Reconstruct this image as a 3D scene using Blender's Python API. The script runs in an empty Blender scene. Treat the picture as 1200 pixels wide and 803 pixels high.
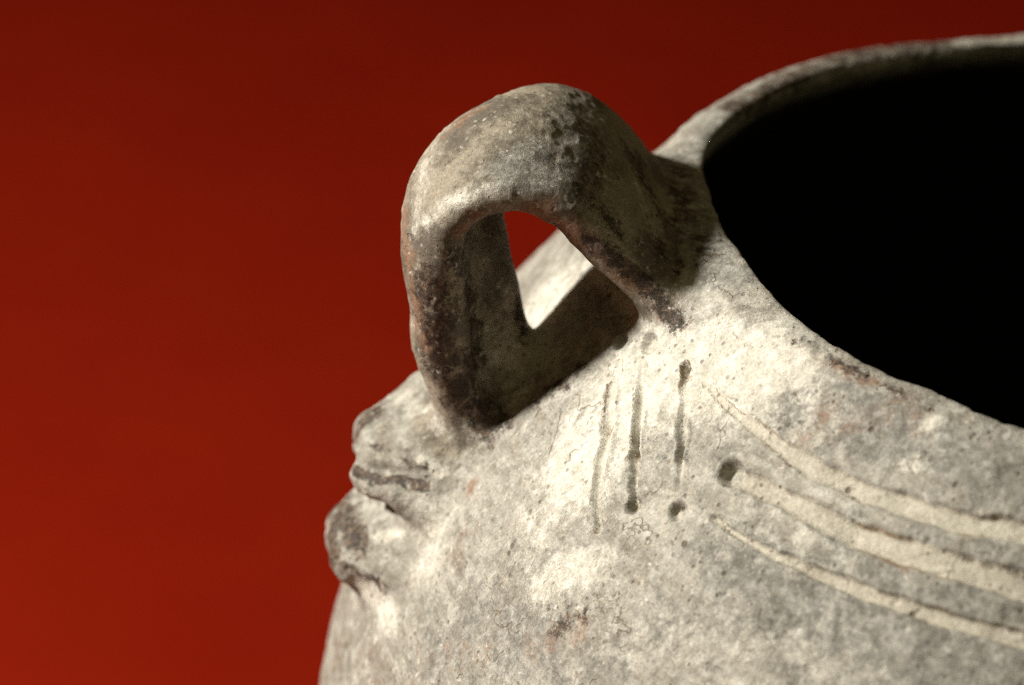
import bpy, math
import numpy as np
from mathutils import Vector, Matrix
from mathutils.bvhtree import BVHTree

# ---------------------------------------------------------------- camera, world, lamps, exposure
scene = bpy.context.scene
col = scene.collection
rng = np.random.default_rng(7)

F_PX, PW, PH = 3333.333, 1200.0, 803.0           # lens in photo pixels (100 mm on a 36 mm frame)
ELEV, ROLL = 0.495, 0.045                        # camera looks down, a slight roll
U0, V0, DIST = 1385.0, 264.0, 0.5                # where the centre of the jar's mouth lies, and how far off
ZR = 0.262                                       # height of the rim above the cloth
fw = np.array([0, math.cos(ELEV), -math.sin(ELEV)])
rt = np.array([1.0, 0, 0])
up = np.cross(rt, fw)
rt, up = math.cos(ROLL) * rt + math.sin(ROLL) * up, -math.sin(ROLL) * rt + math.cos(ROLL) * up
cam_pos = -(fw + rt * (U0 - PW / 2) / F_PX - up * (V0 - PH / 2) / F_PX) * DIST   # rim centre is the origin while modelling

cam_data = bpy.data.cameras.new('camera')
cam = bpy.data.objects.new('camera', cam_data)
col.objects.link(cam)
cam.matrix_world = Matrix(((rt[0], up[0], -fw[0], cam_pos[0]), (rt[1], up[1], -fw[1], cam_pos[1]),
                           (rt[2], up[2], -fw[2], cam_pos[2] + ZR), (0, 0, 0, 1)))
cam_data.sensor_width = 36.0
cam_data.lens = 100.0
cam_data.clip_start, cam_data.clip_end = 0.02, 50.0
cam_data.dof.use_dof = True
cam_data.dof.focus_distance = 0.466
cam_data.dof.aperture_fstop = 13.0
cam_data.dof.aperture_blades = 0
scene.camera = cam

world = bpy.data.worlds.new('World')
scene.world = world
world.use_nodes = True
world.node_tree.nodes['Background'].inputs[0].default_value = (1.0, 0.86, 0.42, 1)
world.node_tree.nodes['Background'].inputs[1].default_value = 0.12

def lamp(name, azim, elev, dist, target, power, size, color):
    d = bpy.data.lights.new(name, 'AREA')
    d.shape = 'DISK'; d.size = size; d.energy = power; d.color = color
    o = bpy.data.objects.new(name, d); col.objects.link(o)
    a, e = math.radians(azim), math.radians(elev)
    L = Vector((-math.cos(a) * math.cos(e), -math.sin(a) * math.cos(e), math.sin(e)))
    T = Vector(target)
    o.location = T + L * dist
    o.rotation_euler = (-L).to_track_quat('-Z', 'Y').to_euler()
    return o
# azimuth is counted from the jar's left towards the camera
lamp('studio_lamp', 1, 33, 0.95, (-0.10, -0.03, ZR), 22.5, 0.12, (1.0, 0.965, 0.89))

scene.view_settings.view_transform = 'Standard'
scene.view_settings.look = 'None'
scene.view_settings.exposure = 0.0
scene.view_settings.gamma = 1.0
scene.render.engine = 'CYCLES'
scene.cycles.use_denoising = False
scene.cycles.filter_width = 1.1
scene.cycles.use_adaptive_sampling = True
scene.cycles.adaptive_threshold = 0.01
scene.cycles.sample_clamp_indirect = 3.0
scene.cycles.max_bounces = 4

# ---------------------------------------------------------------- helpers: pixels to directions, noise
def ray(u, v):
    d = fw + rt * (u - PW / 2) / F_PX - up * (v - PH / 2) / F_PX
    return d / np.linalg.norm(d)

A_R, B_R, R_RIM = 0.1515, 0.1486, 0.0865          # the jar's belly is an ellipsoid, cut off at the mouth
H_C = B_R * math.sqrt(1 - (R_RIM / A_R) ** 2)

def hit_belly(u, v):
    sc = np.array([A_R, A_R, B_R]); o = (cam_pos + [0, 0, H_C]) / sc; d = ray(u, v) / sc
    a, b, c = d @ d, o @ d, o @ o - 1
    t = (-b - math.sqrt(max(b * b - a * c, 0))) / a
    return cam_pos + ray(u, v) * t

_lat = rng.random((64, 64, 64)).astype(np.float32)
def noise(P, wl, seed=0):
    """smooth value noise in -1..1 with features about wl metres across"""
    q = P / wl + seed * 17.31 + 1000.0
    i = np.floor(q).astype(np.int64); f = (q - i).astype(np.float32)
    f = f * f * f * (f * (f * 6 - 15) + 10)
    i0 = i & 63; i1 = (i + 1) & 63
    x0, y0, z0 = i0.T; x1, y1, z1 = i1.T; fx, fy, fz = f.T
    def L(a, b, t): return a + (b - a) * t
    v = L(L(L(_lat[x0, y0, z0], _lat[x1, y0, z0], fx), L(_lat[x0, y1, z0], _lat[x1, y1, z0], fx), fy),
          L(L(_lat[x0, y0, z1], _lat[x1, y0, z1], fx), L(_lat[x0, y1, z1], _lat[x1, y1, z1], fx), fy), fz)
    return v * 2 - 1
def fbm(P, wl, seed=0, octaves=3, gain=0.5):
    s, a, n = 0, 1.0, 0
    for k in range(octaves):
        s = s + a * noise(P, wl / 2 ** k, seed + k * 3.7); n += a; a *= gain
    return s / n
def sstep(a, b, x):
    t = np.clip((x - a) / (b - a), 0, 1); return t * t * (3 - 2 * t)
def smin(a, b, k):
    h = np.clip(0.5 + 0.5 * (b - a) / k, 0, 1); return b + (a - b) * h - k * h * (1 - h)
def smax(a, b, k): return -smin(-a, -b, k)

# ---------------------------------------------------------------- the shape of the jar as a distance field
AL = math.radians(5)
ER = np.array([-math.cos(AL), -math.sin(AL), 0]); ET = np.array([math.sin(AL), -math.cos(AL), 0])
def rzt(a):                                       # (outwards, up, towards the camera side) in mm -> metres
    a = np.asarray(a, float) * 1e-3
    return a[..., :1] * ER + a[..., 1:2] * np.array([0, 0, 1.0]) + a[..., 2:3] * ET

def catmull(P, n):
    P = np.asarray(P, float)
    d = np.r_[0, np.cumsum(np.linalg.norm(np.diff(P, axis=0), axis=1))]; d /= d[-1]
    Q = np.vstack([2 * P[0] - P[1], P, 2 * P[-1] - P[-2]])
    s = np.linspace(0, 1, n); k = np.clip(np.searchsorted(d, s, 'right') - 1, 0, len(P) - 2)
    t = ((s - d[k]) / (d[k + 1] - d[k]))[:, None]
    p0, p1, p2, p3 = Q[k], Q[k + 1], Q[k + 2], Q[k + 3]
    return 0.5 * (2 * p1 + (p2 - p0) * t + (2 * p0 - 5 * p1 + 4 * p2 - p3) * t ** 2 + (3 * p1 - p0 - 3 * p2 + p3) * t ** 3)

class Sheet:
    """a bent sheet given by sample points, each with its own half thickness, as a distance grid"""
    def __init__(self, pts, th, h=0.0012, pad=0.014):
        pts = pts.reshape(-1, 3); th = np.broadcast_to(th, pts.shape[:1]) if np.ndim(th) < 1 else th.reshape(-1)
        self.lo = pts.min(0) - pad; self.h = h
        self.n = np.ceil((pts.max(0) + pad - self.lo) / h).astype(int) + 1
        g = np.stack(np.meshgrid(*[self.lo[i] + h * np.arange(self.n[i]) for i in range(3)], indexing='ij'), -1).reshape(-1, 3)
        c = pts.mean(0); a = (pts - c).astype(np.float32); a2 = (a * a).sum(1)
        out = np.empty(len(g), np.float32); th = th.astype(np.float32)
        for s in range(0, len(g), 20000):
            q = (g[s:s + 20000] - c).astype(np.float32)
            d = a2[None] - 2 * q @ a.T; k = d.argmin(1)
            out[s:s + 20000] = np.linalg.norm(q - a[k], axis=1) - th[k]
        self.v = out.reshape(self.n)
    def __call__(self, P):
        q = (P - self.lo) / self.h
        qc = np.clip(q, 0, self.n - 1.001); ex = np.linalg.norm(q - qc, axis=1) * self.h
        i = qc.astype(np.int64); f = (qc - i).astype(np.float32); x, y, z = i.T; a, b, c = f.T; v = self.v
        r = ((v[x, y, z] * (1 - a) + v[x + 1, y, z] * a) * (1 - b) + (v[x, y + 1, z] * (1 - a) + v[x + 1, y + 1, z] * a) * b) * (1 - c) \
            + ((v[x, y, z + 1] * (1 - a) + v[x + 1, y, z + 1] * a) * (1 - b) + (v[x, y + 1, z + 1] * (1 - a) + v[x + 1, y + 1, z + 1] * a) * b) * c
        return r + ex

def ribbon(rails, lam, n, m):
    C = [catmull(r, n) for r in rails]; out = []
    for l in np.linspace(0, 1, m):
        k = min(int(np.searchsorted(lam, l, 'right') - 1), len(lam) - 2)
        if len(rails) == 3:                       # parabola through the three rails
            a, b, c = lam
            w = ((l - b) * (l - c) / ((a - b) * (a - c)), (l - a) * (l - c) / ((b - a) * (b - c)), (l - a) * (l - b) / ((c - a) * (c - b)))
            out.append(C[0] * w[0] + C[1] * w[1] + C[2] * w[2])
        else:
            t = (l - lam[k]) / (lam[k + 1] - lam[k]); out.append(C[k] * (1 - t) + C[k + 1] * t)
    return np.stack(out, 1)

front = [(121.0, -41, 9.5), (124.2, -33.8, 10.5), (128.4, -23.9, 11.5), (130.1, -14.8, 13.0), (131.1, -2.4, 15.0), (130.0, 7.3, 16.0), (125.5, 12.2, 16.5),
         (118.6, 14.2, 17.0), (112.2, 12.0, 17.5), (107.8, 8.2, 18.0), (104.2, 4.7, 18.5), (99.7, 0.2, 19.0), (95.3, -3.9, 20.0), (90.9, -8.2, 21.5)]
middle = [(118, -43, 6), (120.4, -37.6, 6), (125.0, -28.9, 6.5), (128.6, -19.5, 6.5), (129.6, -10.0, 6), (132.0, 1.0, 5), (131.2, 8.8, 4.5), (127.0, 14.3, 3.5),
          (121.5, 17.2, 3.5), (114.5, 17.4, 2.5), (106.0, 13.0, 0), (98.0, 5.6, -4), (89.0, -4.0, -6)]
back = [(115, -42, 3), (116.0, -38, 3), (116.6, -29, 2.5), (118.4, -22, 1.5), (120.6, -14.5, 0), (122.8, -5, -2), (124.2, 4, -4), (122.8, 11.3, -6),
        (118.6, 15.6, -7.5), (112.6, 17.2, -9.5), (107.0, 15.2, -12), (101.4, 9.8, -16.5), (93.8, -1.5, -23), (88.0, -8.5, -27)]
S = ribbon([rzt(front), rzt(middle), rzt(back)], [0, 0.5, 1], 110, 32)
lam = np.linspace(0, 1, 32)[None]; ss = np.linspace(0, 1, 110)[:, None]
th = (0.0042 - 0.0008 * sstep(0.3, 0.5, ss)) * (1 - lam) + 0.0040 * lam + 0.0011 * np.sin(np.pi * lam) * (1 - 0.8 * sstep(0.75, 1.0, ss))
handle_f = Sheet(S, th)
S = ribbon([rzt([(126.5, -41, 3), (131, -42.3, 7), (139.8, -44.2, 5)]), rzt([(125, -39.5, -8), (131, -42.5, -8), (140.2, -46.0, -5)])], [0, 1], 26, 28)
upper_lip_f = Sheet(S, np.linspace(0.0086, 0.0049, 26)[:, None] + np.zeros((1, 28)))
S = ribbon([rzt([(142.5, -47.5, 6.5), (138, -47, 11.5), (131, -47.5, 15), (125, -49, 16.5)]), rzt([(141.5, -47.5, 4), (137, -47, 9), (130, -47.5, 12), (124, -49, 13.5)])], [0, 1], 60, 8)
lip_bead_f = Sheet(S, 0.0030, pad=0.01)
S = ribbon([rzt([(146, -64, 6), (142, -63, 10.5), (135, -62.5, 14), (129, -63, 16)]), rzt([(145, -64.5, 4), (141, -63.5, 8), (134, -63, 11.5), (128, -63.5, 13.5)])], [0, 1], 50, 6)
lower_bead_f = Sheet(S, 0.0029, pad=0.01)
S = ribbon([rzt([(124, -56, 9), (133, -60.0, 9), (143.4, -64.3, 6)]), rzt([(124, -56, -8), (133, -60.0, -8), (143.9, -65.8, -5)])], [0, 1], 26, 28)
lower_lip_f = Sheet(S, np.linspace(0.0088, 0.0057, 26)[:, None] + np.zeros((1, 28)))

S = ribbon([rzt([(125, -46, 6), (127, -51, 9), (130.5, -60, 9)]), rzt([(125, -46, -8), (127, -51, -8), (130.5, -60, -8)])], [0, 1], 26, 22)
mound_f = Sheet(S, 0.0070)

# unevenness of the mouth, read off along the rim
rim_px = np.array([(1200, 46), (1100, 53), (1000, 68), (950, 81), (912, 95), (874, 115), (845, 136), (822, 160), (812, 185), (812, 208), (818, 240),
                   (833, 270), (849, 297), (868, 325), (920, 386), (955, 414), (993, 436), (1045, 459), (1075, 466), (1095, 473), (1135, 494), (1167, 508), (1198, 514)], float)
def on_rim_plane(u, v):
    d = ray(u, v); return cam_pos + d * (-cam_pos[2] / d[2])
_rp = np.array([on_rim_plane(*p) for p in rim_px])
_ra = np.arctan2(-_rp[:, 1], -_rp[:, 0]); _rd = np.hypot(_rp[:, 0], _rp[:, 1]) - R_RIM
_o = np.argsort(_ra); _ra, _rd = _ra[_o], _rd[_o]
_ta = np.linspace(-np.pi, np.pi, 721)
_td = np.interp(_ta, np.r_[-np.pi, _ra[0] - 0.5, _ra, _ra[-1] + 0.5, np.pi], np.r_[0, 0, _rd, 0, 0])
_k = np.hanning(13); _k /= _k.sum(); _td = np.convolve(np.pad(_td, 6, mode='edge'), _k, 'valid')

def body_f(P):
    x, y, z = P.T
    r = np.hypot(x, y)
    dl = np.interp(np.arctan2(-y, -x), _ta, _td)
    w = np.exp(-np.clip(-z, 0, 1) / 0.02); w2 = np.exp(-np.clip(-z, 0, 1) / 0.0065)
    az_ = np.arctan2(-y, -x)
    w2 = w2 * (0.0030 + 0.0 * az_) + 0.0036 * np.exp(-((az_ - 0.035) / 0.50) ** 2) * np.exp(-np.clip(-z, 0, 1) / 0.012)
    w3 = -0.0017 * np.exp(-((az_ + 0.40) / 0.42) ** 2) * np.exp(-((z + 0.020) / 0.018) ** 2)
    k = np.where(r > 1e-6, (r - dl * w - w2 - w3) / np.maximum(r, 1e-6), 1)
    q = np.stack([x * k, y * k, z + H_C], 1)
    def ell(q, sc):
        k0 = np.linalg.norm(q / sc, axis=1); k1 = np.linalg.norm(q / sc ** 2, axis=1)
        return k0 * (k0 - 1) / np.maximum(k1, 1e-6)
    do = ell(q, np.array([A_R, A_R, B_R]))
    di = ell(q, np.array([A_R, A_R, B_R]) - 0.0085) - 0.0046 * np.exp(-np.clip(-z, 0, 1) / 0.012)
    d = smax(do, -di, 0.001)
    d = smax(d, z - 0.0017 - 0.0006 * np.sin(x * 60 + 1), 0.0034)
    return np.maximum(d, -(z + ZR)), do

def field(P, parts=False):
    P = np.asarray(P)
    b, do = body_f(P)
    near = (P[:, 0] < -0.06) & (np.abs(P[:, 1]) < 0.06) & (P[:, 2] > -0.10)
    H = np.full(len(P), 0.05); U = H.copy(); L = H.copy(); Mo = H.copy()
    if near.any():
        Q = P[near]
        H[near] = handle_f(Q); Mo[near] = mound_f(Q); u = upper_lip_f(Q); e = lip_bead_f(Q)
        U[near] = smin(u, e, 0.0010); L[near] = smin(lower_lip_f(Q), lower_bead_f(Q), 0.0010)
    # nothing of the handle or the lugs may show inside the jar
    H2 = smax(H, -(do + 0.005), 0.002); U2 = np.maximum(U, -(do + 0.005)); L2 = np.maximum(L, -(do + 0.005))
    b2 = np.where(near, smin(b, np.maximum(Mo, -(do + 0.005)), 0.010), b)
    d = np.where(near, np.minimum(smin(b2, L2, 0.0060), smin(b2, U2, 0.0045)), b2)
    d = np.where(near, smin(d, H2, 0.0058), d)
    if parts: return d, b, H2, U2, L2, do
    return d

# ---------------------------------------------------------------- surface nets on a grid that is fine where the picture looks
FINE = 0.00040
def axis(lo, f0, f1, hi, fine=FINE, coarse=0.0045, g=1.12, after=0.0045):
    mid = np.arange(f0, f1 + fine, fine); out = list(mid)
    a, s = mid[-1], fine
    while a < hi: s = min(s * g, after if a < 0.1 else coarse); a += s; out.append(a)
    a, s, left = mid[0], fine, []
    while a > lo: s = min(s * g, coarse); a -= s; left.append(a)
    return np.array(left[::-1] + out)
gx = axis(-0.158, -0.157, -0.034, 0.158, after=0.0030)
gy = axis(-0.158, -0.117, 0.020, 0.158, after=0.0016)
gz = axis(-ZR - 0.006, -0.094, 0.026, 0.03)
shape = (len(gx), len(gy), len(gz))
V = np.full(shape, 1.0, np.float32)
BS = 8
bc = [np.arange(0, n, BS) for n in shape]
mids = [0.5 * (g[b] + g[np.minimum(b + BS, len(g) - 1)]) for g, b in zip((gx, gy, gz), bc)]
half = [0.5 * (g[np.minimum(b + BS, len(g) - 1)] - g[b]) for g, b in zip((gx, gy, gz), bc)]
M = np.stack(np.meshgrid(*mids, indexing='ij'), -1).reshape(-1, 3)
HD = np.linalg.norm(np.stack(np.meshgrid(*half, indexing='ij'), -1).reshape(-1, 3), axis=1)
dm = np.concatenate([field(M[i:i + 200000]) for i in range(0, len(M), 200000)])
bi = np.stack(np.meshgrid(*bc, indexing='ij'), -1).reshape(-1, 3)
far_in = (dm < 0)
act = np.abs(dm) < HD * 1.25 + 0.0012
for i0, j0, k0 in bi[far_in & ~act]:
    V[i0:i0 + BS, j0:j0 + BS, k0:k0 + BS] = -1.0
off = np.stack(np.meshgrid(*[np.arange(BS)] * 3, indexing='ij'), -1).reshape(-1, 3)
ab = bi[act]
for s in range(0, len(ab), 1200):
    I = (ab[s:s + 1200, None] + off[None]).reshape(-1, 3)
    I = I[(I[:, 0] < shape[0]) & (I[:, 1] < shape[1]) & (I[:, 2] < shape[2])]
    V[I[:, 0], I[:, 1], I[:, 2]] = field(np.stack([gx[I[:, 0]], gy[I[:, 1]], gz[I[:, 2]]], 1))
neg = V < 0
cs = np.zeros(tuple(n - 1 for n in shape), np.int8)
for a in (0, 1):
    for b in (0, 1):
        for c in (0, 1):
            cs += neg[a:shape[0] - 1 + a, b:shape[1] - 1 + b, c:shape[2] - 1 + c]
cells = np.argwhere((cs > 0) & (cs < 8))
idx = np.full(cs.shape, -1, np.int32); idx[tuple(cells.T)] = np.arange(len(cells))
G = (gx, gy, gz)
acc = np.zeros((len(cells), 3)); cnt = np.zeros(len(cells))
for ax in range(3):
    o1, o2 = [a for a in range(3) if a != ax]
    for a in (0, 1):
        for b in (0, 1):
            p = cells.copy(); p[:, o1] += a; p[:, o2] += b
            q = p.copy(); q[:, ax] += 1
            va = V[tuple(p.T)]; vb = V[tuple(q.T)]
            m = (va < 0) != (vb < 0)
            t = np.clip(va[m] / (va[m] - vb[m]), 0, 1)
            X = np.stack([G[i][p[m, i]] for i in range(3)], 1); Y = np.stack([G[i][q[m, i]] for i in range(3)], 1)
            acc[m] += X + (Y - X) * t[:, None]; cnt[m] += 1
P = acc / cnt[:, None]
quads = []
for ax in range(3):
    o1, o2 = [(1, 2), (2, 0), (0, 1)][ax]
    sl0 = [slice(None)] * 3; sl1 = [slice(None)] * 3
    sl0[ax] = slice(0, shape[ax] - 1); sl1[ax] = slice(1, shape[ax])
    na, nb = neg[tuple(sl0)], neg[tuple(sl1)]
    for flip in (False, True):
        E_ = np.argwhere((~na & nb) if flip else (na & ~nb))
        E_ = E_[(E_[:, o1] > 0) & (E_[:, o2] > 0) & (E_[:, o1] < shape[o1] - 1) & (E_[:, o2] < shape[o2] - 1)]
        c = []
        for da, db in ((1, 1), (0, 1), (0, 0), (1, 0)):
            k = E_.copy(); k[:, o1] -= da; k[:, o2] -= db; c.append(idx[tuple(k.T)])
        Q = np.stack(c, 1)
        quads.append(Q[:, ::-1] if flip else Q)
quads = np.concatenate(quads); quads = quads[(quads >= 0).all(1)]
del V, neg, cs, idx

# the inside of the wall below the lip needs no such fine mesh: it is lathed separately further down
_r = np.hypot(P[:, 0], P[:, 1]); _q = np.stack([P[:, 0], P[:, 1], P[:, 2] + H_C], 1)
_inside = (np.linalg.norm(_q / (np.array([A_R, A_R, B_R]) - 0.0045), axis=1) < 1) & (P[:, 2] < -0.013)
quads = quads[~_inside[quads].all(1)]
_used = np.zeros(len(P), bool); _used[quads.ravel()] = True
_map = np.cumsum(_used) - 1; P = P[_used]; quads = _map[quads]

def gradient(P, e=2.5e-4):
    g = np.empty_like(P)
    for i in range(3):
        d = np.zeros(3); d[i] = e
        g[:, i] = (field(P + d) - field(P - d)) / (2 * e)
    return g
N = gradient(P); nn = np.linalg.norm(N, axis=1)[:, None]; N /= np.maximum(nn, 1e-6)
P = P - N * np.clip(field(P)[:, None], -3e-4, 3e-4)
_, fb, fh, fu, fl, do = field(P, True)
inner = sstep(-0.0040, -0.0060, do)               # 1 on the inside of the wall
outer = 1 - inner

# the part of the surface the picture shows, for turning pixels into points on it
_in = (P[:, 0] < -0.02) & (P[:, 2] > -0.11)
_sel = _in[quads].all(1) & (np.arange(len(quads)) % 1 == 0)
_u, _inv = np.unique(quads[_sel], return_inverse=True); Pt, qt = P[_u], _inv.reshape(-1, 4)
bvh = BVHTree.FromPolygons(Pt.tolist(), qt.tolist())
def spot(u, v):
    h = bvh.ray_cast(Vector(cam_pos), Vector(ray(u, v)))
    return None if h[0] is None else np.array(h[0])

# ---------------------------------------------------------------- incised lines and punched holes
def px_path(pts, step=0.0004):
    X = np.array([spot(*p) if spot(*p) is not None else hit_belly(*p) for p in pts])
    n = max(int(np.linalg.norm(np.diff(X, axis=0), axis=1).sum() / step), 4)
    return catmull(X, n)
def around(path, a_to):
    """carry a line on round the belly at its own height"""
    x = path[-1]; a0 = math.atan2(-x[1], -x[0])
    a = np.linspace(a0, math.radians(a_to), 160)[1:]
    r = math.hypot(x[0], x[1])
    return np.vstack([path, np.stack([-r * np.cos(a), -r * np.sin(a), np.full(len(a), x[2])], 1)])
prof_d = [[0.25, 0.5, 0.8, 0.6, 1.0, 0.9], [0.2, 0.5, 1.0, 1.0, 0.75, 1.1], [1.1, 0.7, 1.1, 1.0, 0.25], [0.3, 1, 1], [1, 1], [0.7, 1, 1]]
lines = [  # path, half width (start, middle, end), depth, kind
    (px_path([(727, 425), (718, 460), (714, 500), (706, 545), (700, 590), (702, 617)]), (0.0006, 0.0009, 0.0009), 0.0009, 'incised_line'),
    (px_path([(752, 425), (751, 455), (748, 500), (744, 545), (742, 575), (742, 590)]), (0.0006, 0.0010, 0.0011), 0.0012, 'incised_line'),
    (px_path([(802, 430), (801, 470), (799, 510), (796, 540), (795, 564)]), (0.0010, 0.0013, 0.0006), 0.0012, 'incised_line'),
    (around(px_path([(822, 448), (850, 475), (885, 503), (920, 528), (960, 553), (1005, 575), (1060, 593), (1120, 609), (1195, 624)]), 140), (0.0004, 0.0016, 0.0018), 0.0009, 'incised_line'),
    (around(px_path([(868, 562), (900, 574), (950, 600), (1000, 623), (1050, 642), (1120, 665), (1195, 685)]), 140), (0.0014, 0.0020, 0.0018), 0.0009, 'incised_line'),
    (around(px_path([(835, 607), (865, 628), (900, 646), (950, 668), (1000, 689), (1050, 708), (1120, 731), (1195, 750)]), 140), (0.0005, 0.0011, 0.0012), 0.0008, 'incised_line'),
]
holes = [(856, 553, 0.00265, 0.0024), (742, 592, 0.0017, 0.0019), (793, 598, 0.0020, 0.0017), (727, 401, 0.0017, 0.0013), (761, 404, 0.0021, 0.0010),
         (803, 437, 0.0013, 0.0014)]
disp = np.zeros(len(P)); slot = np.zeros(len(P)); edge = np.zeros(len(P)); owner = np.full(len(P), -1)
for li, (path, hw, dep, kind) in enumerate(lines):
    lo, hi = path.min(0) - 0.007, path.max(0) + 0.007
    cand = np.where(((P > lo) & (P < hi)).all(1) & (do > -0.002))[0]
    path = path + np.stack([noise(path, 0.006, 50 + li * 3 + k) for k in range(3)], 1) * 0.00028
    c = path.mean(0); b = (path - c).astype(np.float32); b2 = (b * b).sum(1)
    for s in range(0, len(cand), 20000):
        ci = cand[s:s + 20000]; q = (P[ci] - c).astype(np.float32)
        k = (b2[None] - 2 * q @ b.T).argmin(1)
        dv = q - b[k]; dn = (dv * N[ci]).sum(1, keepdims=True); d = np.linalg.norm(dv - dn * N[ci], axis=1)
        d = np.where(np.abs(dn[:, 0]) > 0.006, 1, d)
        w = np.interp(k / len(b), [0, 0.25, 1], hw) * (1 + (0.45 if li < 3 else 0.2) * noise(P[ci], 0.0035, li)) + 0.00016 * noise(P[ci], 0.0012, 9)
        m = sstep(1.35, 0.42 if li < 3 else 0.70, d / w)
        pd = prof_d[li]; dd = dep * np.interp(k / len(b), np.linspace(0, 1, len(pd)), pd) * (1 + 0.4 * noise(P[ci], 0.005, li + 4))
        new = m > slot[ci]
        disp[ci] = np.where(new, -dd * m, disp[ci]); slot[ci] = np.maximum(slot[ci], m)
        edge[ci] = np.maximum(edge[ci], np.exp(-((d / w - 1.0) / 0.24) ** 2) * (1.0 if li < 3 else 0.95) * (0.15 + 0.75 * sstep(-0.3, 0.6, noise(P[ci], 0.009, li + 30))))
        if li < 3: edge[ci] = np.maximum(edge[ci], m * np.clip(dd / dep - 0.55 + 0.6 * noise(P[ci], 0.005, li + 33), 0, 1))
        disp[ci] += (0.00045 if li < 3 else 0.00022) * np.exp(-((d - w * 1.45) / (0.45 * w)) ** 2)      # clay pushed up beside the line
        owner[ci[m > 0.5]] = li
for hi_, (u, v, r, dep) in enumerate(holes):
    c = spot(u, v); k = np.where((np.linalg.norm(P - c, axis=1) < 0.009) & (do > -0.002))[0]
    dv = P[k] - c; dv = dv - (dv * N[k]).sum(1, keepdims=True) * N[k]; d = np.linalg.norm(dv, axis=1) * (1 + 0.15 * noise(P[k], 0.003, hi_ + 70))
    m = sstep(1.06, 0.50, d / r)
    disp[k] = np.minimum(disp[k], -dep * m); slot[k] = np.maximum(slot[k], m)
    edge[k] = np.maximum(edge[k], (0.6 if r < 0.00175 else 0.36) * sstep(1.15, 0.5, d / r) * sstep(0.0004, 0.0012, -disp[k]))
    owner[k[m > 0.4]] = 100 + hi_

# ---------------------------------------------------------------- hand-made unevenness, crust and pits
lipw = sstep(0.006, 0.001, np.minimum(fu, fl)); rough = 1 + 1.6 * lipw; rough = np.where(fh < 0.002, 1.15, rough)
big = 0.0006 * noise(P, 0.026, 1) * sstep(-0.002, -0.012, P[:, 2] - 0.012)
mid = 0.00024 * fbm(P, 0.0085, 2, 2) * rough + lipw * 0.0005 * fbm(P, 0.0055, 22, 2)
small = 0.00015 * fbm(P, 0.0028, 3, 3, 0.6) * rough
flake = 0.00017 * sstep(0.02, 0.16, fbm(P, 0.0065, 5, 4, 0.6))
pit_n = noise(P, 0.0019, 8) * 0.6 + noise(P, 0.0009, 11) * 0.4
pits = -0.00040 * sstep(0.52, 0.75, pit_n) * sstep(-0.2, 0.5, noise(P, 0.02, 12))
P0 = P.copy()
P = P + N * (disp + big + (mid + small + flake + pits) * np.where(slot > 0.5, 0.6, 1.0))[:, None]

# ---------------------------------------------------------------- stains, slip, wear, painted shade and highlights: where each has its own patch on the jar
K = 1 / 6900.0
marks = {k: np.zeros(len(P)) for k in ('slip_glint', 'dark', 'brown', 'grey')}
def mark(kind, pts, r_px, amount):
    """a patch along a run of points on the surface, r_px its radius at the photo's scale"""
    pts = [pts] if np.ndim(pts) == 1 else pts
    r = r_px * K
    C = [spot(*p) for p in pts]; C = [c for c in C if c is not None]
    if not C: return
    if len(C) > 1:
        D = []
        for a, b in zip(C[:-1], C[1:]):
            n = max(int(np.linalg.norm(b - a) / (r * 0.4)), 1)
            D += [a + (b - a) * t for t in np.linspace(0, 1, n + 1)]
        C = D
    C = np.array(C); lo, hi = C.min(0) - 2.6 * r, C.max(0) + 2.6 * r
    k = np.where(((P0 > lo) & (P0 < hi)).all(1))[0]; Q = P0[k]; best = np.full(len(k), 9.0)
    for c in C: best = np.minimum(best, ((Q - c) ** 2).sum(1))
    marks[kind][k] = np.maximum(marks[kind][k], amount * np.exp(-best / (r * r)))
# pale slip, and highlights painted as pale patches
mark('slip_glint', [(560, 500), (600, 480), (622, 450)], 22, 0.75)
mark('slip_glint', [(412, 540), (418, 500)], 6, 1.0)  # bright edge of the lip tip, a painted highlight
mark('slip_glint', [(690, 530), (740, 460), (820, 430), (880, 430)], 80, 1.15)
mark('slip_glint', [(640, 350), (620, 400)], 70, 0.95)
mark('slip_glint', [(650, 540), (640, 620)], 65, 0.55)
mark('slip_glint', [(760, 600), (880, 600), (980, 640)], 60, 0.38)
mark('slip_glint', [(900, 450), (960, 500)], 40, 0.5)
mark('slip_glint', [(690, 310), (740, 360), (780, 400)], 14, 1.0)
mark('slip_glint', [(905, 395), (940, 435)], 32, 1.0)
mark('slip_glint', (1090, 497), 15, 1.0)
mark('slip_glint', (1075, 545), 16, 0.8)
mark('slip_glint', [(960, 560), (1000, 620)], 24, 0.55)
mark('slip_glint', [(640, 680), (700, 660)], 40, 0.7)
mark('slip_glint', [(520, 610), (500, 660)], 40, 0.65)
mark('slip_glint', [(425, 690), (455, 730)], 25, 0.9)
mark('slip_glint', [(490, 535), (520, 555)], 9, 1.0)  # painted highlight on the upper lip
mark('slip_glint', (430, 578), 12, 0.9)
mark('slip_glint', [(440, 630), (470, 625)], 10, 0.9)  # painted highlights across the front of the lower lip
mark('slip_glint', (940, 630), 14, 0.9)
mark('slip_glint', [(500, 260), (540, 235), (575, 228)], 14, 0.8)  # highlight along the strap's front ridge, painted
mark('slip_glint', [(510, 170), (495, 210), (490, 260)], 22, 0.45)  # painted highlight on the strap's upper left face
mark('slip_glint', [(470, 470), (520, 500)], 22, 0.5)
mark('slip_glint', [(985, 780), (820, 770), (700, 720)], 60, 0.35)
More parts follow.
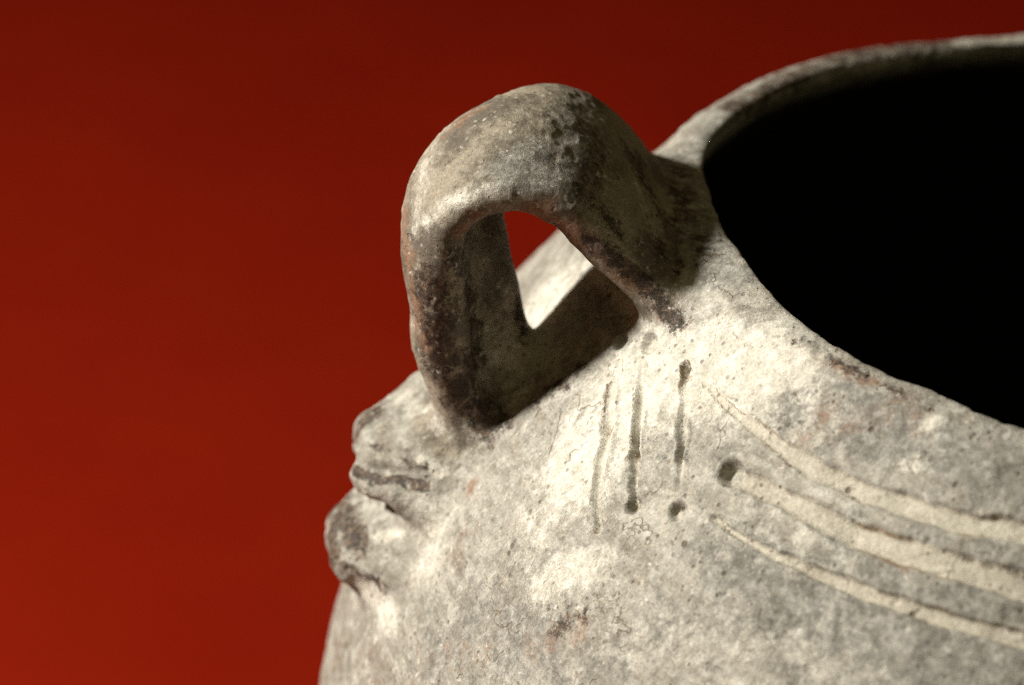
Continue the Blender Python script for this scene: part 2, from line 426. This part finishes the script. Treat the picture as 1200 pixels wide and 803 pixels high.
# dark, sooty or burnished clay, and shade painted as dark patches
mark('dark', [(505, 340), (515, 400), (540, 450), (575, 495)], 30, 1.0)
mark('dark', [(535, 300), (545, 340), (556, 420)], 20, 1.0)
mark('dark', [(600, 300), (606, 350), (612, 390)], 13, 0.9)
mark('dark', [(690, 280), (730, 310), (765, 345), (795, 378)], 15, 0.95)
mark('dark', [(700, 160), (690, 230), (720, 270)], 26, 0.55)  # darker top of the strap, with its shaded right side painted in
mark('dark', [(418, 505), (440, 480)], 24, 0.9)
mark('dark', [(420, 553), (440, 560), (500, 572)], 9, 1.0)  # painted shadow below the upper lip
mark('dark', [(430, 520), (500, 545)], 6, 0.8)  # shade painted into the crease of the upper lip
mark('dark', [(388, 650), (390, 620), (402, 595), (420, 640)], 24, 1.0)
mark('dark', [(395, 660), (450, 690)], 10, 0.8)  # shade painted under the lower lip
mark('dark', [(790, 215), (792, 290)], 14, 0.6)  # painted contact shadow where the strap meets the rim
mark('dark', [(935, 400), (1000, 437), (1060, 465)], 9, 0.55)
mark('dark', (1080, 478), 10, 0.7)
mark('dark', [(740, 690), (650, 730)], 26, 0.4)
mark('dark', [(670, 440), (640, 470)], 30, 0.6)  # handle's cast shadow painted on the shoulder
mark('dark', [(740, 180), (770, 240), (775, 300)], 26, 0.6)  # strap's right slope, turned from the lamp, its shade painted in
mark('brown', [(700, 290), (760, 340)], 12, 0.8)
mark('slip_glint', [(745, 215), (770, 290)], 12, 0.4)
# brown and reddish patches
mark('brown', [(480, 200), (475, 250), (482, 320), (500, 400)], 20, 0.8)
mark('brown', [(640, 240), (720, 310), (780, 365)], 16, 0.7)
mark('brown', [(620, 245), (660, 262), (690, 285)], 14, 1.0)
mark('brown', [(560, 250), (540, 275)], 12, 0.8)
mark('brown', [(560, 130), (520, 160)], 22, 0.5)
mark('brown', [(960, 500), (1040, 500)], 45, 0.5)
mark('brown', (540, 640), 26, 0.45)
mark('brown', (555, 570), 16, 0.6)
mark('brown', [(1010, 640), (1060, 655)], 14, 0.7)
mark('brown', [(930, 410), (1020, 450)], 12, 0.7)
mark('brown', [(680, 740), (620, 760)], 22, 0.5)
mark('brown', (395, 770), 30, 0.6)
# grey, worn to the body, and handle shadow painted on the rim
mark('grey', [(600, 200), (660, 200), (690, 130)], 45, 0.8)
mark('grey', [(930, 470), (1000, 490), (1120, 530), (1200, 560)], 42, 1.0)
mark('grey', [(1000, 650), (1200, 700)], 60, 0.8)
mark('grey', [(860, 660), (960, 720), (1150, 780)], 75, 0.9)
mark('grey', [(700, 780), (800, 740)], 60, 0.6)
mark('grey', [(560, 720), (640, 760), (500, 770)], 60, 0.75)
mark('brown', [(420, 780), (560, 770)], 40, 0.35)
mark('grey', [(440, 490), (470, 480)], 22, 0.7)
mark('grey', [(690, 575), (675, 560)], 16, 0.6)
mark('grey', [(780, 520), (850, 530)], 30, 0.55)
mark('grey', [(805, 200), (815, 260), (840, 310), (860, 325)], 34, 1.0)  # strap's shadow across the rim, painted grey
mark('dark', [(800, 200), (805, 240), (815, 270), (830, 300)], 24, 0.62)  # darker core of the shadow painted on the rim
mark('grey', [(870, 130), (830, 160), (805, 185)], 30, 0.9)
mark('dark', [(790, 195), (793, 320)], 10, 0.9)  # painted line of shade at the strap's rim end
mark('dark', [(860, 125), (920, 90), (1000, 64), (1100, 50), (1190, 44)], 27, 0.85)
fill = slot * np.where((owner >= 3) & (owner < 6), 1.0, 0.45)
for k in ('dark', 'grey', 'brown'): marks[k] *= 1 - 0.85 * slot

# ---------------------------------------------------------------- materials
def nodes_of(name):
    m = bpy.data.materials.new(name); m.use_nodes = True
    nt = m.node_tree; nt.nodes.clear(); return m, nt
class NT:
    def __init__(self, nt): self.nt = nt
    def n(self, t, **kw):
        x = self.nt.nodes.new(t)
        for k, v in kw.items(): setattr(x, k, v)
        return x
    def put(self, sock, v):
        if isinstance(v, bpy.types.NodeSocket): self.nt.links.new(v, sock)
        else: sock.default_value = v
    def math(self, op, a, b=0.0, c=0.0, clamp=False):
        x = self.n('ShaderNodeMath', operation=op, use_clamp=clamp)
        self.put(x.inputs[0], a); self.put(x.inputs[1], b); self.put(x.inputs[2], c); return x.outputs[0]
    def noise(self, co, scale, detail=4, rough=0.6, dist=0.0):
        x = self.n('ShaderNodeTexNoise'); self.put(x.inputs['Vector'], co)
        x.inputs['Scale'].default_value = scale; x.inputs['Detail'].default_value = detail
        x.inputs['Roughness'].default_value = rough; x.inputs['Distortion'].default_value = dist
        return x.outputs['Fac']
    def step(self, v, a, b):
        x = self.n('ShaderNodeMapRange', interpolation_type='SMOOTHSTEP'); self.put(x.inputs['Value'], v)
        x.inputs['From Min'].default_value = a; x.inputs['From Max'].default_value = b; return x.outputs['Result']
    def mix(self, f, a, b, mode='MIX'):
        x = self.n('ShaderNodeMix', data_type='RGBA', blend_type=mode)
        self.put(x.inputs['Factor'], f); self.put(x.inputs['A'], a); self.put(x.inputs['B'], b); return x.outputs['Result']
    def attr(self, name):
        return self.n('ShaderNodeAttribute', attribute_name=name).outputs['Fac']
    def link(self, a, b): self.nt.links.new(a, b)

def clay_material():
    m, nt = nodes_of('weathered_clay'); T = NT(nt)
    co = T.n('ShaderNodeTexCoord').outputs['Object']
    def rag(at, sc, lo=0.30, hi=0.72, amp=1.7, detail=8):         # a mask with a ragged, flaking edge
        nz = T.noise(co, sc, detail, 0.84)
        a = T.attr(at); gate = T.step(a, 0.02, 0.25)
        return T.math('MULTIPLY', gate, T.step(T.math('MULTIPLY_ADD', T.math('SUBTRACT', nz, 0.5), amp * 2, a), lo, hi))
    n1 = T.noise(co, 60, 7, 0.74); n2 = T.noise(co, 300, 8, 0.74); n3 = T.noise(co, 700, 6, 0.72); n4 = T.noise(co, 2200, 3, 0.7)
    c = T.mix(T.step(n1, 0.36, 0.64), (0.190, 0.173, 0.140, 1), (0.285, 0.265, 0.220, 1))
    c = T.mix(T.math('MULTIPLY', T.step(n2, 0.47, 0.62), 0.75), c, (0.41, 0.388, 0.332, 1))
    c = T.mix(T.math('MULTIPLY', T.step(T.noise(co, 210, 7, 0.78), 0.51, 0.62), 0.65), c, (0.190, 0.150, 0.108, 1))
    mp = T.n('ShaderNodeMapping'); T.link(co, mp.inputs['Vector']); mp.inputs['Scale'].default_value = (0.22, 0.22, 1.6); mp.inputs['Rotation'].default_value = (0.10, 0.16, 0)
    streak = T.noise(mp.outputs['Vector'], 260, 7, 0.7)
    c = T.mix(T.math('MULTIPLY', T.step(streak, 0.50, 0.62), 0.40), c, (0.47, 0.44, 0.375, 1))
    c = T.mix(T.math('MULTIPLY', T.step(streak, 0.47, 0.37), 0.45), c, (0.150, 0.126, 0.094, 1))
    st = T.mix(T.step(T.noise(co, 95, 7, 0.72), 0.40, 0.60), (0.095, 0.075, 0.052, 1), (0.275, 0.232, 0.170, 1))
    c = T.mix(T.math('MULTIPLY', T.attr('strap'), 0.9), c, st)
    g = T.mix(T.step(T.noise(co, 420, 8, 0.78), 0.41, 0.60), (0.130, 0.122, 0.103, 1), (0.310, 0.296, 0.256, 1))
    c = T.mix(T.math('MULTIPLY', rag('grey', 190, 0.28, 0.82, 1.8), 0.8), c, g)
    c = T.mix(T.math('MULTIPLY', rag('brown', 200, 0.30, 0.85), 0.75), c, T.mix(n3, (0.17, 0.078, 0.043, 1), (0.27, 0.165, 0.105, 1)))
    sl = rag('slip_glint', 210, 0.14, 0.86, 1.35)
    c = T.mix(T.math('MULTIPLY', sl, 0.9), c, T.mix(T.step(n2, 0.38, 0.62), (0.48, 0.445, 0.365, 1), (0.61, 0.58, 0.50, 1)))
    c = T.mix(T.math('MULTIPLY', rag('dark', 230, 0.36, 0.74, 2.0), 0.93), c, T.mix(T.step(n3, 0.44, 0.64), (0.026, 0.017, 0.011, 1), (0.115, 0.074, 0.048, 1)))
    c = T.mix(T.math('MULTIPLY', T.step(T.math('MULTIPLY_ADD', T.math('SUBTRACT', n2, 0.5), 0.9, T.attr('fill')), 0.30, 0.62), 0.72), c, T.mix(T.step(n1, 0.40, 0.60), (0.41, 0.365, 0.285, 1), (0.48, 0.435, 0.345, 1)))
    # fine pale cracks and scratches over the dark clay
    vo = T.n('ShaderNodeTexVoronoi', feature='DISTANCE_TO_EDGE'); vo.inputs['Scale'].default_value = 330
    wq = T.n('ShaderNodeMix', data_type='VECTOR'); wq.inputs['Factor'].default_value = 0.006
    nv = T.n('ShaderNodeTexNoise'); nv.inputs['Scale'].default_value = 260; T.link(co, nv.inputs['Vector'])
    T.link(co, wq.inputs['A']); T.link(nv.outputs['Color'], wq.inputs['B']); T.link(wq.outputs['Result'], vo.inputs['Vector'])
    ck = T.math('MULTIPLY', T.step(vo.outputs['Distance'], 0.075, 0.02), T.step(T.noise(co, 150, 5, 0.7), 0.50, 0.60))
    c = T.mix(T.math('MULTIPLY', ck, T.math('MULTIPLY', T.step(T.attr('dark'), 0.3, 0.7), 0.35)), c, (0.50, 0.44, 0.35, 1))
    # small white crumbs of crust, small dark pits
    c = T.mix(T.math('MULTIPLY', T.step(T.noise(co, 420, 5, 0.65, 0.4), 0.62, 0.70), 0.6), c, (0.64, 0.60, 0.53, 1))
    c = T.mix(T.math('MULTIPLY', T.step(T.noise(co, 520, 4, 0.65), 0.63, 0.70), 0.6), c, (0.10, 0.068, 0.042, 1))
    def grains(scale, lo, hi, gate, g0, g1):
        v = T.n('ShaderNodeTexVoronoi'); v.inputs['Scale'].default_value = scale; T.link(co, v.inputs['Vector'])
        ky = T.n('ShaderNodeSeparateColor'); T.link(v.outputs['Color'], ky.inputs[0])
        pick = T.math('GREATER_THAN', ky.outputs[0], gate)
        return T.math('MULTIPLY', T.math('MULTIPLY', T.step(v.outputs['Distance'], hi, lo), pick), T.step(T.noise(co, 90, 4, 0.6), g0, g1))
    pit = grains(760, 0.16, 0.34, 0.72, 0.42, 0.58); grit = grains(900, 0.18, 0.36, 0.80, 0.58, 0.44)
    pit2 = grains(330, 0.10, 0.24, 0.86, 0.44, 0.56)
    c = T.mix(T.math('MULTIPLY', pit, 0.6), c, (0.10, 0.072, 0.045, 1))
    c = T.mix(T.math('MULTIPLY', pit2, 0.75), c, (0.085, 0.055, 0.032, 1))
    c = T.mix(T.math('MULTIPLY', grit, 0.35), c, (0.56, 0.525, 0.45, 1))
    hv = T.n('ShaderNodeTexVoronoi', feature='DISTANCE_TO_EDGE'); hv.inputs['Scale'].default_value = 75
    hm = T.n('ShaderNodeMix', data_type='VECTOR'); hm.inputs['Factor'].default_value = 0.012
    hn = T.n('ShaderNodeTexNoise'); hn.inputs['Scale'].default_value = 160; hn.inputs['Detail'].default_value = 6; T.link(co, hn.inputs['Vector'])
    T.link(co, hm.inputs['A']); T.link(hn.outputs['Color'], hm.inputs['B']); T.link(hm.outputs['Result'], hv.inputs['Vector'])
    hair = T.math('MULTIPLY', T.step(hv.outputs['Distance'], 0.016, 0.004), T.step(T.noise(co, 70, 5, 0.7), 0.53, 0.60))
    c = T.mix(T.math('MULTIPLY', hair, 0.55), c, (0.13, 0.088, 0.05, 1))
    # earth caught along the cut lines
    c = T.mix(T.math('MULTIPLY', rag('earth', 420, 0.50, 0.80, 1.0), 0.8), c, (0.185, 0.118, 0.058, 1))
    v = T.math('MULTIPLY_ADD', n3, 1.1, 0.45); v = T.math('MULTIPLY', v, T.math('MULTIPLY_ADD', n4, 1.1, 0.45))
    hs = T.n('ShaderNodeHueSaturation'); T.put(hs.inputs['Color'], c); T.put(hs.inputs['Value'], v)
    c = T.mix(T.attr('inner_dark'), hs.outputs['Color'], (0.014, 0.011, 0.008, 1))
    bs = T.n('ShaderNodeBsdfPrincipled'); T.link(c, bs.inputs['Base Color'])
    T.put(bs.inputs['Roughness'], T.math('SUBTRACT', T.math('MULTIPLY_ADD', n2, 0.3, 0.62), T.math('MULTIPLY', T.attr('dark'), 0.18)))
    T.put(bs.inputs['Specular IOR Level'], 0.28)
    hgt = T.math('ADD', T.math('MULTIPLY', n3, 0.00035), T.math('MULTIPLY', n4, 0.00012))
    hgt = T.math('ADD', hgt, T.math('MULTIPLY', sl, 0.00010)); hgt = T.math('ADD', hgt, T.math('MULTIPLY', n2, 0.0004)); hgt = T.math('ADD', hgt, T.math('MULTIPLY', streak, 0.0003))
    hgt = T.math('SUBTRACT', hgt, T.math('MULTIPLY', pit, 0.00022)); hgt = T.math('SUBTRACT', hgt, T.math('MULTIPLY', pit2, 0.0004)); hgt = T.math('SUBTRACT', hgt, T.math('MULTIPLY', hair, 0.0002))
    b = T.n('ShaderNodeBump'); b.inputs['Strength'].default_value = 0.8; b.inputs['Distance'].default_value = 1.0
    T.link(hgt, b.inputs['Height']); T.link(b.outputs['Normal'], bs.inputs['Normal'])
    T.link(bs.outputs[0], T.n('ShaderNodeOutputMaterial').inputs[0])
    return m

def cloth_material():
    m, nt = nodes_of('red_woven_cloth'); T = NT(nt)
    co = T.n('ShaderNodeTexCoord').outputs['Object']
    w = T.n('ShaderNodeTexWave', wave_type='BANDS', bands_direction='X'); T.link(co, w.inputs['Vector'])
    w.inputs['Scale'].default_value = 220; w.inputs['Distortion'].default_value = 0.6
    n = T.noise(co, 9, 5, 0.6); f = T.noise(co, 900, 3, 0.6)
    c = T.mix(T.step(n, 0.2, 0.8), (0.175, 0.0078, 0.0024, 1), (0.205, 0.0108, 0.0029, 1))
    c = T.mix(T.math('MULTIPLY', w.outputs['Fac'], 0.25), c, (0.155, 0.0064, 0.0020, 1))
    bs = T.n('ShaderNodeBsdfPrincipled'); T.link(c, bs.inputs['Base Color'])
    bs.inputs['Roughness'].default_value = 0.95; bs.inputs['Specular IOR Level'].default_value = 0.0
    b = T.n('ShaderNodeBump'); b.inputs['Strength'].default_value = 0.5; b.inputs['Distance'].default_value = 0.0006
    T.link(T.math('ADD', w.outputs['Fac'], f), b.inputs['Height']); T.link(b.outputs['Normal'], bs.inputs['Normal'])
    T.link(bs.outputs[0], T.n('ShaderNodeOutputMaterial').inputs[0])
    return m
clay, cloth = clay_material(), cloth_material()

# ---------------------------------------------------------------- the cloth: flat under the jar, rising behind it
prof = []
for y in np.linspace(-0.9, 1.25, 44): prof.append((y, 0.0))
for a in np.linspace(0, math.pi / 2, 14)[1:]: prof.append((1.25 + 0.5 * math.sin(a), 0.5 - 0.5 * math.cos(a)))
for z in np.linspace(0.5, 1.6, 14)[1:]: prof.append((1.75, z))
xs = np.linspace(-1.8, 1.8, 110)
cv = np.array([(x, y, z) for y, z in prof for x in xs])
away = sstep(0.18, 0.45, np.hypot(cv[:, 0], cv[:, 1]))
cv[:, 2] += away * (0.006 * noise(cv, 0.30, 40) + 0.0025 * noise(cv, 0.11, 41)); cv[:, 2] -= cv[:, 2].min() * 0
n = len(xs)
cf = [(i * n + j, i * n + j + 1, (i + 1) * n + j + 1, (i + 1) * n + j) for i in range(len(prof) - 1) for j in range(n - 1)]
me = bpy.data.meshes.new('red_cloth'); me.from_pydata(cv.tolist(), [], cf); me.shade_smooth(); me.materials.append(cloth)
ground = bpy.data.objects.new('red_cloth', me); col.objects.link(ground)
ground['kind'] = 'structure'; ground['label'] = 'plain red cloth spread under and behind the clay jar'

# ---------------------------------------------------------------- the jar, cut into its parts
jar = bpy.data.objects.new('clay_jar', None); col.objects.link(jar)
jar.empty_display_size = 0.05
jar['label'] = 'weathered grey and cream clay jar with strap handle and lipped lug on red cloth'
jar['category'] = 'jar'
Pw = P + [0, 0, ZR]
inner_dark = inner * sstep(0.000, -0.006, P0[:, 2])  # takes the inside of the wall to near black below the lip
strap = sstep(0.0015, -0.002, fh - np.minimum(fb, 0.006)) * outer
attrs = dict(marks, earth=np.clip(edge, 0, 1) * outer, inner_dark=inner_dark, strap=strap, fill=fill)
# normals of the undivided surface, so that the cuts between parts do not show
fn = np.cross(Pw[quads[:, 2]] - Pw[quads[:, 0]], Pw[quads[:, 3]] - Pw[quads[:, 1]])
VN = np.zeros_like(Pw)
for k in range(4):
    for a in range(3): VN[:, a] += np.bincount(quads[:, k], fn[:, a], len(Pw))
VN /= np.maximum(np.linalg.norm(VN, axis=1), 1e-12)[:, None]
label = np.zeros(len(P), int)                                            # 0 body
label[(P0[:, 2] > -0.0035)] = 1                                          # rim
label[(fl < fb) & (fl < 0.0025) & (do > 0.0004)] = 4
label[(fu < fb) & (fu < fl) & (fu < 0.0025) & (do > 0.0004)] = 3
label[(fh < fb) & (fh < fu) & (fh < 0.0025) & (do > 0.0004)] = 2
cutm = (owner >= 0) & (label < 2)
label[cutm] = 10 + owner[cutm]
FL = label[quads]; face_label = np.where((FL == FL[:, :1]).all(1), FL[:, 0], np.median(FL, axis=1).astype(int))
odd = ~(FL == face_label[:, None]).any(1); face_label[odd] = FL[odd, 0]
def piece(name, lab, parent):
    f = quads[face_label == lab]
    if len(f) == 0: return None
    u, inv = np.unique(f, return_inverse=True); f = inv.reshape(-1, 4)
    me = bpy.data.meshes.new(name)
    me.vertices.add(len(u)); me.vertices.foreach_set('co', Pw[u].astype(np.float32).ravel())
    me.loops.add(f.size); me.loops.foreach_set('vertex_index', f.ravel().astype(np.int32))
    me.polygons.add(len(f)); me.polygons.foreach_set('loop_start', np.arange(0, f.size, 4, dtype=np.int32))
    me.update(calc_edges=True)
    me.polygons.foreach_set('use_smooth', np.ones(len(f), bool))
    me.normals_split_custom_set_from_vertices(VN[u].tolist())
    for k, v in attrs.items():
        a = me.attributes.new(k, 'FLOAT', 'POINT'); a.data.foreach_set('value', v[u].astype(np.float32))
    me.materials.append(clay)
    o = bpy.data.objects.new(name, me); col.objects.link(o); o.parent = parent
    return o
body = piece('body', 0, jar)
piece('rim', 1, jar)
zs = -0.0115 - (ZR - 0.018) * np.linspace(0, 1, 70) ** 1.3; th_ = np.linspace(0, 2 * np.pi, 180, endpoint=False)
lw = []
for z in zs:
    t = 1 - ((z + H_C) / (B_R - 0.0085)) ** 2
    lw += [(-math.cos(a) * (A_R - 0.0085) * math.sqrt(max(t, 0.0)), -math.sin(a) * (A_R - 0.0085) * math.sqrt(max(t, 0.0)), z) for a in th_]
lw = np.array(lw)
for _ in range(4):
    g_ = gradient(lw, 1e-3); g_ /= np.maximum(np.linalg.norm(g_, axis=1), 1e-6)[:, None]; ok = lw[:, 2] > -ZR + 0.03
    lw -= np.where(ok[:, None], g_ * np.clip(field(lw) + 0.0004, -0.004, 0.004)[:, None], 0)
n_ = len(th_)
lf = [(i * n_ + j, (i + 1) * n_ + j, (i + 1) * n_ + (j + 1) % n_, i * n_ + (j + 1) % n_) for i in range(len(zs) - 1) for j in range(n_)]
lf.append(tuple((len(zs) - 1) * n_ + j for j in range(n_)))
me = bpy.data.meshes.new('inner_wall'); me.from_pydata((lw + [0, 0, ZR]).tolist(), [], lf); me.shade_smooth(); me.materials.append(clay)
a_ = me.attributes.new('inner_dark', 'FLOAT', 'POINT'); a_.data.foreach_set('value', np.ones(len(lw), np.float32))
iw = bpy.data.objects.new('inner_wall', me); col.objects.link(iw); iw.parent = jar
piece('handle', 2, jar)
piece('upper_lip', 3, jar)
piece('lower_lip', 4, jar)
for i in range(len(lines)): piece('incised_line', 10 + i, body)
for i in range(len(holes)): piece('punched_hole', 110 + i, body)
